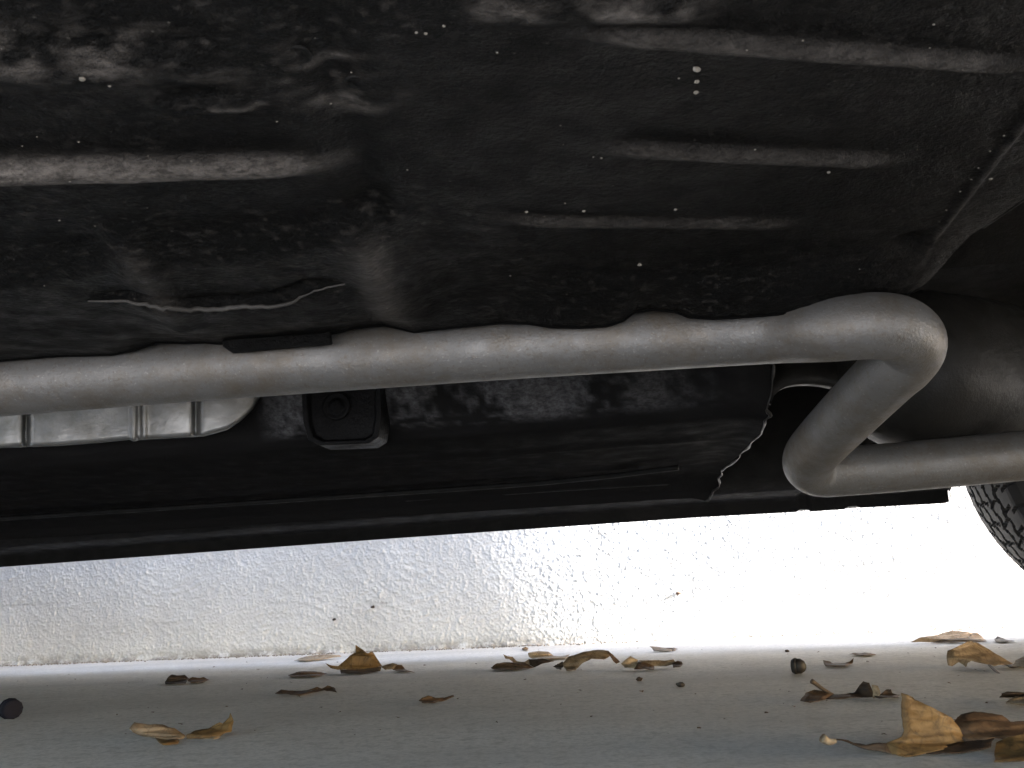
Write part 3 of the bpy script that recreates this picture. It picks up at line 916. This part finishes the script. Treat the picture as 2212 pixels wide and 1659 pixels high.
def make_leaf(name, z0, patches, mats, label, seed, stems=(), amp=0.0016, cat='leaf', group='dry leaves on the pavement'):
    bm = leaf_mesh(patches, z0, seed, amp)
    vs = [v.co for v in bm.verts]
    c = sum(vs, Vector()) / len(vs)
    base = Vector((c.x, c.y, 0.0))
    if stems:
        root = thing(name, base, label, cat, group)
        off = c
    else:
        root = None
    bmesh.ops.translate(bm, verts=bm.verts[:], vec=-c)
    me = bpy.data.meshes.new(name)
    bm.to_mesh(me); bm.free()
    ml = [M[m] for m in mats]
    idx = [p.material_index for p in me.polygons]
    for m in ml: me.materials.append(m)
    for p, i in zip(me.polygons, idx): p.material_index = min(i, len(ml) - 1)
    me.polygons.foreach_set('use_smooth', [True] * len(me.polygons))
    o = bpy.data.objects.new('blade' if stems else name, me)
    COL.objects.link(o)
    m = o.modifiers.new('thickness', 'SOLIDIFY'); m.thickness = 0.0005; m.offset = 0
    if root:
        o.parent = root; o.location = c - base
        for st in stems:
            pts_ = [ground(q[0], q[1], 0.003) if len(q) == 2 else P(q[0], q[1], z0 + q[2]) for q in st[0]]
            pa = catmull(pts_, 5)
            tube('stalk', pa, [st[1] + (st[2] - st[1]) * i / (len(pa) - 1) for i in range(len(pa))], M[st[3] if len(st) > 3 else 'stalk'], root, 8)
        return root
    o.location = c
    tag(o, label, cat, group)
    return o
def gd(px, py):
    return dep(ground(px, py, 0))

# big golden leaf in the right foreground
z = gd(1980, 1636)
make_leaf('fallen_leaf', z, [
    [(1942, 1499, 0.012), (1972, 1509, 0.014), (2012, 1527, 0.018), (2056, 1551, 0.022), (2072, 1578, 0.020), (2087, 1604, 0.016), (2034, 1621, 0.0), (1985, 1632, -0.004), (1958, 1634, -0.005), (1925, 1630, -0.003), (1914, 1606, 0.004), (1947, 1591, 0.008), (1953, 1577, 0.009), (1949, 1540, 0.010)],
    [(1914, 1606, 0.004), (1925, 1630, -0.003), (1881, 1619, 0.004), (1840, 1609, 0.008), (1804, 1601, 0.012), (1804, 1598, 0.013), (1859, 1605, 0.010)],
    [(2056, 1572, 0.022), (2063, 1556, 0.030), (2078, 1543, 0.045), (2122, 1537, 0.055), (2165, 1546, 0.055), (2183, 1558, 0.05), (2230, 1556, 0.05), (2300, 1566, 0.05), (2300, 1600, 0.03), (2212, 1598, 0.02), (2144, 1596, 0.012), (2087, 1606, 0.014), (2070, 1590, 0.018)],
    [(2000, 1629, -0.003), (2040, 1612, 0.008), (2090, 1602, 0.014), (2150, 1592, 0.016), (2140, 1612, 0.0), (2078, 1625, -0.004)],
    [(2154, 1604, 0.006), (2180, 1592, 0.010), (2230, 1580, 0.012), (2310, 1584, 0.012), (2320, 1690, -0.03), (2220, 1672, -0.03), (2150, 1668, -0.03), (2152, 1630, -0.012)],
], ['leaf_gold', 'leaf_brown', 'leaf_brown', 'leaf_dark', 'leaf_gold'], 'large golden-brown curled leaf, the nearest and biggest in the right foreground', 1,
    stems=[([(1806, 1600, 0.012), (1790, 1602, 0.012), (1776, 1594, 0.012)], 0.0014, 0.0030, 'leaf_pale')], amp=0.0022)
# brown leaf behind it with a raised stalk
z = gd(1838, 1510)
make_leaf('fallen_leaf', z, [
    [(1728, 1514), (1741, 1497, 0.01), (1761, 1491, 0.012), (1779, 1495, 0.01), (1800, 1500, 0.006), (1783, 1512), (1750, 1517)],
    [(1783, 1512), (1800, 1500, 0.006), (1826, 1499, 0.006), (1846, 1495, 0.01), (1856, 1480, 0.012), (1864, 1471, 0.012), (1877, 1475, 0.010), (1881, 1488, 0.006), (1884, 1506, 0.0), (1838, 1507)],
    [(1881, 1479, 0.004), (1894, 1482, 0.002), (1901, 1499, -0.004), (1890, 1519, -0.012), (1884, 1506, -0.004)],
    [(1884, 1503, 0.0), (1901, 1501, 0.004), (1914, 1490, 0.008), (1923, 1489, 0.008), (1925, 1498, 0.006), (1942, 1501, 0.004), (1940, 1507), (1900, 1508)],
], ['leaf_brown', 'leaf_dark', 'leaf_pale', 'leaf_dark'], 'dark brown crumpled leaf with upright stalk behind the large golden leaf', 2,
    stems=[([(1800, 1501, 0.006), (1778, 1489, 0.008), (1762, 1477, 0.010), (1753, 1471, 0.010)], 0.0013, 0.0024)])
# arched brown leaf near the wheel with long stalk
z = gd(2090, 1441)
make_leaf('fallen_leaf', z, [
    [(2045, 1422, -0.01), (2047, 1405, 0.0), (2074, 1394, 0.01), (2091, 1385, 0.02), (2109, 1387, 0.03), (2144, 1409, 0.02), (2176, 1427, 0.01), (2190, 1436, 0.0), (2165, 1436, -0.01), (2148, 1438, -0.02), (2122, 1433, -0.02), (2100, 1427, -0.015),
     (2091, 1431, -0.012), (2085, 1442, -0.012), (2078, 1436, -0.01), (2069, 1431, -0.01), (2056, 1440, -0.012), (2047, 1438, -0.012)],
    [(2165, 1433, 0.01), (2190, 1436, 0.0), (2205, 1442), (2185, 1443)],
], ['leaf_tan', 'leaf_dark'], 'arched grey-brown lobed leaf standing near the tyre with long stalk', 3,
    stems=[([(2136, 1436, -0.015), (2150, 1449, -0.06), (2168, 1464, -0.10), (2190, 1478, -0.14), (2208, 1493, -0.17)], 0.0014, 0.0018)])
make_leaf('fallen_leaf', gd(2205, 1440), [[(2186, 1440), (2194, 1428, 0.0), (2212, 1418, 0.01), (2240, 1416, 0.01), (2250, 1440), (2215, 1444)]], ['leaf_pale'],
          'small pale leaf scrap at right edge beside the arched leaf', 4)
# leaf painted pale to look sunlit, at the foot of the wall
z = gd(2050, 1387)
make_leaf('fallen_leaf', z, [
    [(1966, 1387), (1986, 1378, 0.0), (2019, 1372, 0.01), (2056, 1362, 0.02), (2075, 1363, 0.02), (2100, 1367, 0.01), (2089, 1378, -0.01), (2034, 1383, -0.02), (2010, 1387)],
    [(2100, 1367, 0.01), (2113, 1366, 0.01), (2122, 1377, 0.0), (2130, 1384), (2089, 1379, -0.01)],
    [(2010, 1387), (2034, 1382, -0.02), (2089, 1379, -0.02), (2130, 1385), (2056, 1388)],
], ['leaf_painted_sun', 'leaf_painted_sun', 'leaf_gold'], 'bright tan leaf, painted as if sunlit, lying at the foot of the white wall on the right', 5)
make_leaf('fallen_leaf', gd(2160, 1384), [[(2148, 1380, 0.0), (2154, 1375, 0.01), (2163, 1378, 0.01), (2178, 1383), (2192, 1385), (2165, 1387), (2150, 1386)]], ['leaf_dark'],
          'tiny dark leaf scrap beside the bright tan leaf at the wall', 6)
make_leaf('fallen_leaf', gd(2190, 1518), [
    [(2159, 1506), (2162, 1498, 0.005), (2172, 1494, 0.008), (2212, 1497, 0.01), (2260, 1500, 0.01), (2240, 1508, 0.0), (2190, 1507, 0.0)],
    [(2172, 1517), (2190, 1505, 0.0), (2240, 1506, 0.002), (2260, 1528), (2205, 1524)]], ['leaf_dark', 'leaf_pale'], 'yellow and dark folded leaf cut by the right edge above the golden leaf', 7)
# small curled scrap left of the arched leaf
make_leaf('fallen_leaf', gd(1810, 1438), [[(1778, 1427, 0.01), (1793, 1429, 0.008), (1800, 1433, 0.004), (1824, 1433, 0.002), (1836, 1430, 0.004), (1844, 1423, 0.006), (1842, 1433, 0.0), (1824, 1439), (1783, 1439)]], ['leaf_brown'],
          'small curled brown leaf right of the dark acorn', 8)
make_leaf('leaf_crumb', gd(1865, 1414), [[(1836, 1413), (1846, 1410, 0.0), (1858, 1411, 0.0), (1868, 1409, 0.0), (1880, 1411, 0.0), (1892, 1413), (1866, 1416)]], ['leaf_brown'],
          'thin row of brown leaf crumbs in front of the bright tan leaf', 9)
# centre group
z = gd(1110, 1446)
make_leaf('fallen_leaf', z, [
    [(1059, 1443), (1072, 1433, 0.0), (1095, 1431, 0.01), (1116, 1431, 0.01), (1133, 1431, 0.01), (1155, 1442, 0.0), (1107, 1447), (1070, 1447)],
    [(1087, 1413, 0.01), (1096, 1418, 0.01), (1107, 1419, 0.012), (1116, 1428, 0.012), (1133, 1430, 0.012), (1142, 1424, 0.012), (1150, 1436, 0.008), (1130, 1438, 0.008), (1110, 1432, 0.008), (1100, 1424, 0.008), (1092, 1423, 0.008)],
    [(1142, 1424, 0.012), (1173, 1423, 0.015), (1197, 1429, 0.01), (1173, 1434, 0.0), (1155, 1442, 0.0), (1146, 1436, 0.006)],
], ['leaf_brown', 'leaf_tan', 'leaf_dark'], 'dark brown twisted leaf with curled tip, left of the arching tan leaf', 10)
make_leaf('fallen_leaf', gd(1180, 1423), [[(1140, 1411, 0.0), (1150, 1408, 0.01), (1164, 1406, 0.015), (1186, 1408, 0.015), (1197, 1417, 0.01), (1214, 1418, 0.0), (1230, 1414, 0.0), (1225, 1422), (1173, 1424), (1142, 1419, 0.0)]], ['leaf_pale'],
          'pale flat leaf lying behind the twisted brown leaf', 11)
z = gd(1243, 1447)
make_leaf('fallen_leaf', z, [
    [(1216, 1433, 0.0), (1230, 1418, 0.01), (1260, 1408, 0.02), (1289, 1404, 0.025), (1315, 1406, 0.02), (1321, 1411, 0.018), (1317, 1418, 0.01), (1304, 1424, 0.0), (1278, 1423, 0.0), (1262, 1431, -0.003), (1251, 1440, -0.004), (1243, 1447), (1225, 1449), (1219, 1442, -0.004)],
    [(1315, 1406, 0.02), (1321, 1411, 0.018), (1330, 1420, 0.015), (1338, 1430, 0.01), (1330, 1434, 0.006), (1324, 1429, 0.006), (1317, 1418, 0.01)],
    [(1195, 1441), (1205, 1434, 0.005), (1216, 1429, 0.01), (1218, 1440, 0.0), (1212, 1447)],
], ['leaf_tan', 'leaf_brown', 'leaf_dark'], 'tan leaf arching off the pavement like a bridge, centre of the picture', 12)
z = gd(1400, 1446)
make_leaf('fallen_leaf', z, [
    [(1341, 1434, 0.0), (1350, 1425, 0.005), (1361, 1417, 0.01), (1378, 1427, 0.01), (1372, 1444, 0.0), (1348, 1443)],
    [(1370, 1446), (1378, 1430, 0.005), (1395, 1432, 0.006), (1413, 1439, 0.004), (1413, 1447)],
    [(1378, 1428, 0.01), (1400, 1426, 0.012), (1430, 1427, 0.014), (1455, 1425, 0.012), (1462, 1434, 0.01), (1440, 1439, 0.008), (1413, 1439, 0.006)],
    [(1452, 1434, 0.006), (1464, 1428, 0.01), (1472, 1429, 0.01), (1475, 1434, 0.006), (1470, 1440), (1455, 1441)],
], ['leaf_pale', 'leaf_brown', 'leaf_tan', 'leaf_dark'], 'crinkled pale and brown leaf right of the arching tan leaf', 13)
make_leaf('twig', gd(1430, 1406), [[(1404, 1396, 0.0), (1420, 1398, 0.0), (1440, 1400, 0.0), (1457, 1399, 0.0), (1466, 1402, 0.0), (1440, 1406), (1413, 1406)]], ['leaf_tan'],
          'pale sliver of bark near the wall behind the crinkled leaf', 14, stems=[([(1456, 1402, -0.01), (1455, 1408, -0.02), (1455, 1414, -0.03)], 0.003, 0.0035)], cat='twig', group=None)
make_leaf('fallen_leaf', gd(1136, 1402), [[(1127, 1400, 0.0), (1134, 1397, 0.0), (1142, 1400, 0.0), (1140, 1404), (1130, 1404)]], ['leaf_gold'], 'tiny golden leaf scrap at the wall foot above the pale flat leaf', 15)
# spiky leaf left of centre
z = gd(780, 1453)
make_leaf('fallen_leaf', z, [
    [(730, 1439, 0.0), (742, 1430, 0.004), (754, 1417, 0.008), (762, 1412, 0.01), (768, 1410, 0.01), (767, 1393, 0.014), (775, 1398, 0.014), (785, 1404, 0.012), (795, 1411, 0.0), (804, 1406, 0.014), (811, 1417, 0.012), (818, 1427, 0.01), (825, 1438, 0.006), (800, 1443, -0.004), (777, 1446, -0.006), (745, 1446, -0.004)],
    [(703, 1433, 0.0), (715, 1437, 0.0), (730, 1439, 0.0), (745, 1446, -0.002), (730, 1447, -0.002), (715, 1443, 0.0)],
    [(734, 1447, 0.0), (777, 1446, 0.0), (825, 1439, 0.004), (822, 1451, 0.0), (777, 1455), (736, 1455)],
    [(824, 1440, 0.006), (835, 1435, 0.01), (849, 1432, 0.012), (858, 1435, 0.01), (850, 1444, 0.0), (832, 1447, 0.0)],
    [(846, 1445, 0.002), (858, 1436, 0.008), (869, 1437, 0.008), (876, 1446, 0.0), (895, 1452), (860, 1450)],
], ['leaf_gold', 'leaf_gold', 'leaf_dark', 'leaf_tan', 'leaf_brown'], 'upright golden-brown leaf with pointed tip standing against the white wall foot', 16, amp=0.0013)
make_leaf('fallen_leaf', gd(680, 1426), [[(636, 1427), (650, 1421, 0.0), (670, 1416, 0.01), (701, 1414, 0.015), (734, 1415, 0.01), (738, 1418, 0.0), (699, 1424), (661, 1428)]], ['leaf_pale'],
          'pale long leaf lying at the wall left of the upright pointed leaf', 17)
make_leaf('fallen_leaf', gd(660, 1460), [[(622, 1459), (639, 1452, 0.0), (660, 1450, 0.01), (680, 1450, 0.01), (706, 1455), (679, 1462), (629, 1462)]], ['leaf_brown'],
          'flat brown leaf just in front of the upright pointed leaf', 18)
make_leaf('fallen_leaf', gd(660, 1497), [[(594, 1498), (608, 1490, 0.0), (640, 1493, 0.0), (665, 1491, 0.004), (684, 1484, 0.006), (695, 1488, 0.004), (708, 1481, 0.006), (723, 1485, 0.004), (726, 1495), (700, 1491, 0.0), (665, 1498), (646, 1502), (615, 1499)]], ['leaf_brown'],
          'thin reddish-brown shrivelled leaf in front of the flat brown leaf', 19)
make_leaf('fallen_leaf', gd(935, 1516), [[(905, 1513), (912, 1507, 0.0), (924, 1503, 0.004), (940, 1508, 0.004), (960, 1507, 0.004), (980, 1501, 0.006), (982, 1504, 0.004), (960, 1513, 0.0), (935, 1518), (912, 1518)]], ['leaf_brown'],
          'small brown sliver of leaf alone on open pavement left of centre', 20)
make_leaf('fallen_leaf', gd(400, 1475), [
    [(355, 1473), (362, 1464, 0.0), (372, 1457, 0.01), (384, 1459, 0.01), (400, 1458, 0.01), (408, 1466, 0.004), (400, 1476), (357, 1478)],
    [(404, 1469, 0.0), (416, 1463, 0.006), (430, 1465, 0.006), (440, 1463, 0.006), (452, 1468, 0.002), (438, 1474), (412, 1475)]], ['leaf_dark', 'leaf_brown'],
          'small dark crumpled leaf near the wall at the left', 21)
# tan folded leaf in the left foreground
z = gd(390, 1600)
make_leaf('fallen_leaf', z, [
    [(278, 1574, 0.0), (288, 1560, 0.006), (325, 1565, 0.010), (352, 1566, 0.012), (380, 1574, 0.010), (392, 1583, 0.006), (403, 1590, 0.002), (395, 1596, -0.002), (360, 1596, -0.003), (330, 1593, -0.002), (310, 1591, 0.0), (288, 1583, 0.0)],
    [(403, 1588, 0.002), (425, 1578, 0.010), (450, 1573, 0.014), (462, 1566, 0.016), (472, 1561, 0.016), (478, 1564, 0.016), (492, 1551, 0.020), (496, 1540, 0.022), (505, 1559, 0.016), (499, 1579, 0.008), (484, 1583, 0.004), (475, 1590, 0.0), (440, 1596, -0.002), (404, 1595, 0.0)],
    [(335, 1595, 0.0), (385, 1597, 0.0), (385, 1604), (350, 1609)],
    [(425, 1594, 0.0), (473, 1590, 0.0), (468, 1603, -0.006), (460, 1615, -0.010), (444, 1604, -0.004)],
], ['leaf_tan', 'leaf_gold', 'leaf_gold', 'leaf_pale'], 'tan folded leaf with one raised end alone in the left foreground', 22)
# ---- acorn, cap, crumbs ------------------------------------------------------
d0 = ground(1728, 1455, 0)
ac = thing('acorn', d0, 'round dark acorn on the pavement left of the small curled leaf', 'acorn')
lathe('nut', d0 + Z * 0.009 - U * 0.008, (U * 0.9 - V * 0.3).normalized(), [(0.0, 0.004), (0.001, 0.0072), (0.005, 0.009), (0.010, 0.0088), (0.0145, 0.006), (0.0165, 0.002)], M['nut'], ac, 20)
lathe('cup', d0 + Z * 0.009 - U * 0.0095, (U * 0.9 - V * 0.3).normalized(), [(0.0, 0.003), (0.001, 0.0075), (0.005, 0.0099), (0.007, 0.0098), (0.0072, 0.0085)], M['nut'], ac, 20)
d1 = ground(22, 1553, 0)
cp = thing('plastic_cap', d1, 'small dark blue-black round cap lying at the left edge', 'cap')
ax = (CAM - (d1 + Z * 0.01)); ax.z = 0; ax = (ax.normalized() + U * 0.35).normalized()
lathe('shell', d1 + Z * 0.0105 - ax * 0.008, ax, [(0.0, 0.0095), (0.002, 0.0105), (0.016, 0.0105), (0.017, 0.0095), (0.0174, 0.006), (0.0176, 0.002)], M['cap'], cp, 12)
lathe('rim', d1 + Z * 0.0105 - ax * 0.008, ax, [(0.0, 0.0109), (0.0012, 0.0115), (0.004, 0.0115), (0.0045, 0.0105)], M['cap'], cp, 12)
def pebble(px, py, r, mat, label, on_wall=False, cat='crumb', name='crumb'):
    bm = bmesh.new(); bmesh.ops.create_icosphere(bm, subdivisions=2, radius=r)
    for v in bm.verts: v.co *= 1 + 0.35 * mnoise.noise(v.co * (1.2 / r) + Vector((px, py, 0)))
    me = bpy.data.meshes.new(name); bm.to_mesh(me); bm.free(); me.materials.append(M[mat])
    o = bpy.data.objects.new(name, me); COL.objects.link(o)
    if on_wall:
        rr = ray(px, py); t = (wa + WN * (0.002 + r * 0.5) - CAM).dot(WN) / rr.dot(WN); o.location = CAM + rr * t
    else:
        o.location = ground(px, py, r * 0.6)
    o.scale = (1.2, 1, 0.75)
    tag(o, label, cat)
    return o
pebble(1470, 1479, 0.0042, 'nut', 'small dark seed on pavement below the crinkled leaf')
pebble(1381, 1467, 0.0036, 'leaf_dark', 'dark brown crumb on pavement in front of the arching tan leaf')
pebble(805, 1311, 0.0042, 'leaf_dark', 'dark brown speck stuck high on the white wall', True, 'speck', 'speck')
pebble(722, 1338, 0.0038, 'nut', 'dark speck on the white wall, lower and further left', True, 'speck', 'speck')
pebble(1466, 1282, 0.0045, 'leaf_brown', 'brown speck on the bright part of the white wall', True, 'speck', 'speck')
pebble(1700, 1406, 0.003, 'leaf_dark', 'dark crumb near the wall behind the acorn')
# crumbs of leaf strewn over the pavement
bm = bmesh.new()
for i in range(150):
    px_ = random.uniform(-50, 2260); py_ = 1400 + 190 * random.random() ** 1.6
    p = ground(px_, py_, 0.0008)
    r = random.choice([0.0008, 0.001, 0.0013, 0.0018, 0.0026])
    vs_ = [bm.verts.new(p + Vector((math.cos(a) * r * random.uniform(0.5, 1.6), math.sin(a) * r * random.uniform(0.4, 1.1), random.uniform(0, r * 0.9)))) for a in (0, 1.2, 2.4, 3.7, 5.0)]
    tp = bm.verts.new(p + Z * r * 0.7)
    for k_ in range(5): bm.faces.new((vs_[k_], vs_[(k_ + 1) % 5], tp))
me = bpy.data.meshes.new('leaf_crumbs'); bm.to_mesh(me); bm.free(); me.materials.append(M['leaf_brown'])
lc = bpy.data.objects.new('leaf_crumbs', me); COL.objects.link(lc)
tag(lc, 'fine brown leaf crumbs strewn over the grey pavement', 'crumbs'); lc['kind'] = 'stuff'
# grit swept against the wall foot
bm = bmesh.new()
for i in range(900):
    s = random.uniform(-0.3, 2.6); o_ = abs(random.gauss(0, 0.014)) + 0.004
    p = wallpt(s, 0.001, o_)
    r = random.uniform(0.0006, 0.0022)
    bmesh.ops.create_icosphere(bm, subdivisions=1, radius=r, matrix=Matrix.Translation(p))
me = bpy.data.meshes.new('grit'); bm.to_mesh(me); bm.free(); me.materials.append(M['grit'])
go = bpy.data.objects.new('grit', me); COL.objects.link(go)
tag(go, 'fine grey grit along the foot of the white wall', 'grit'); go['kind'] = 'stuff'
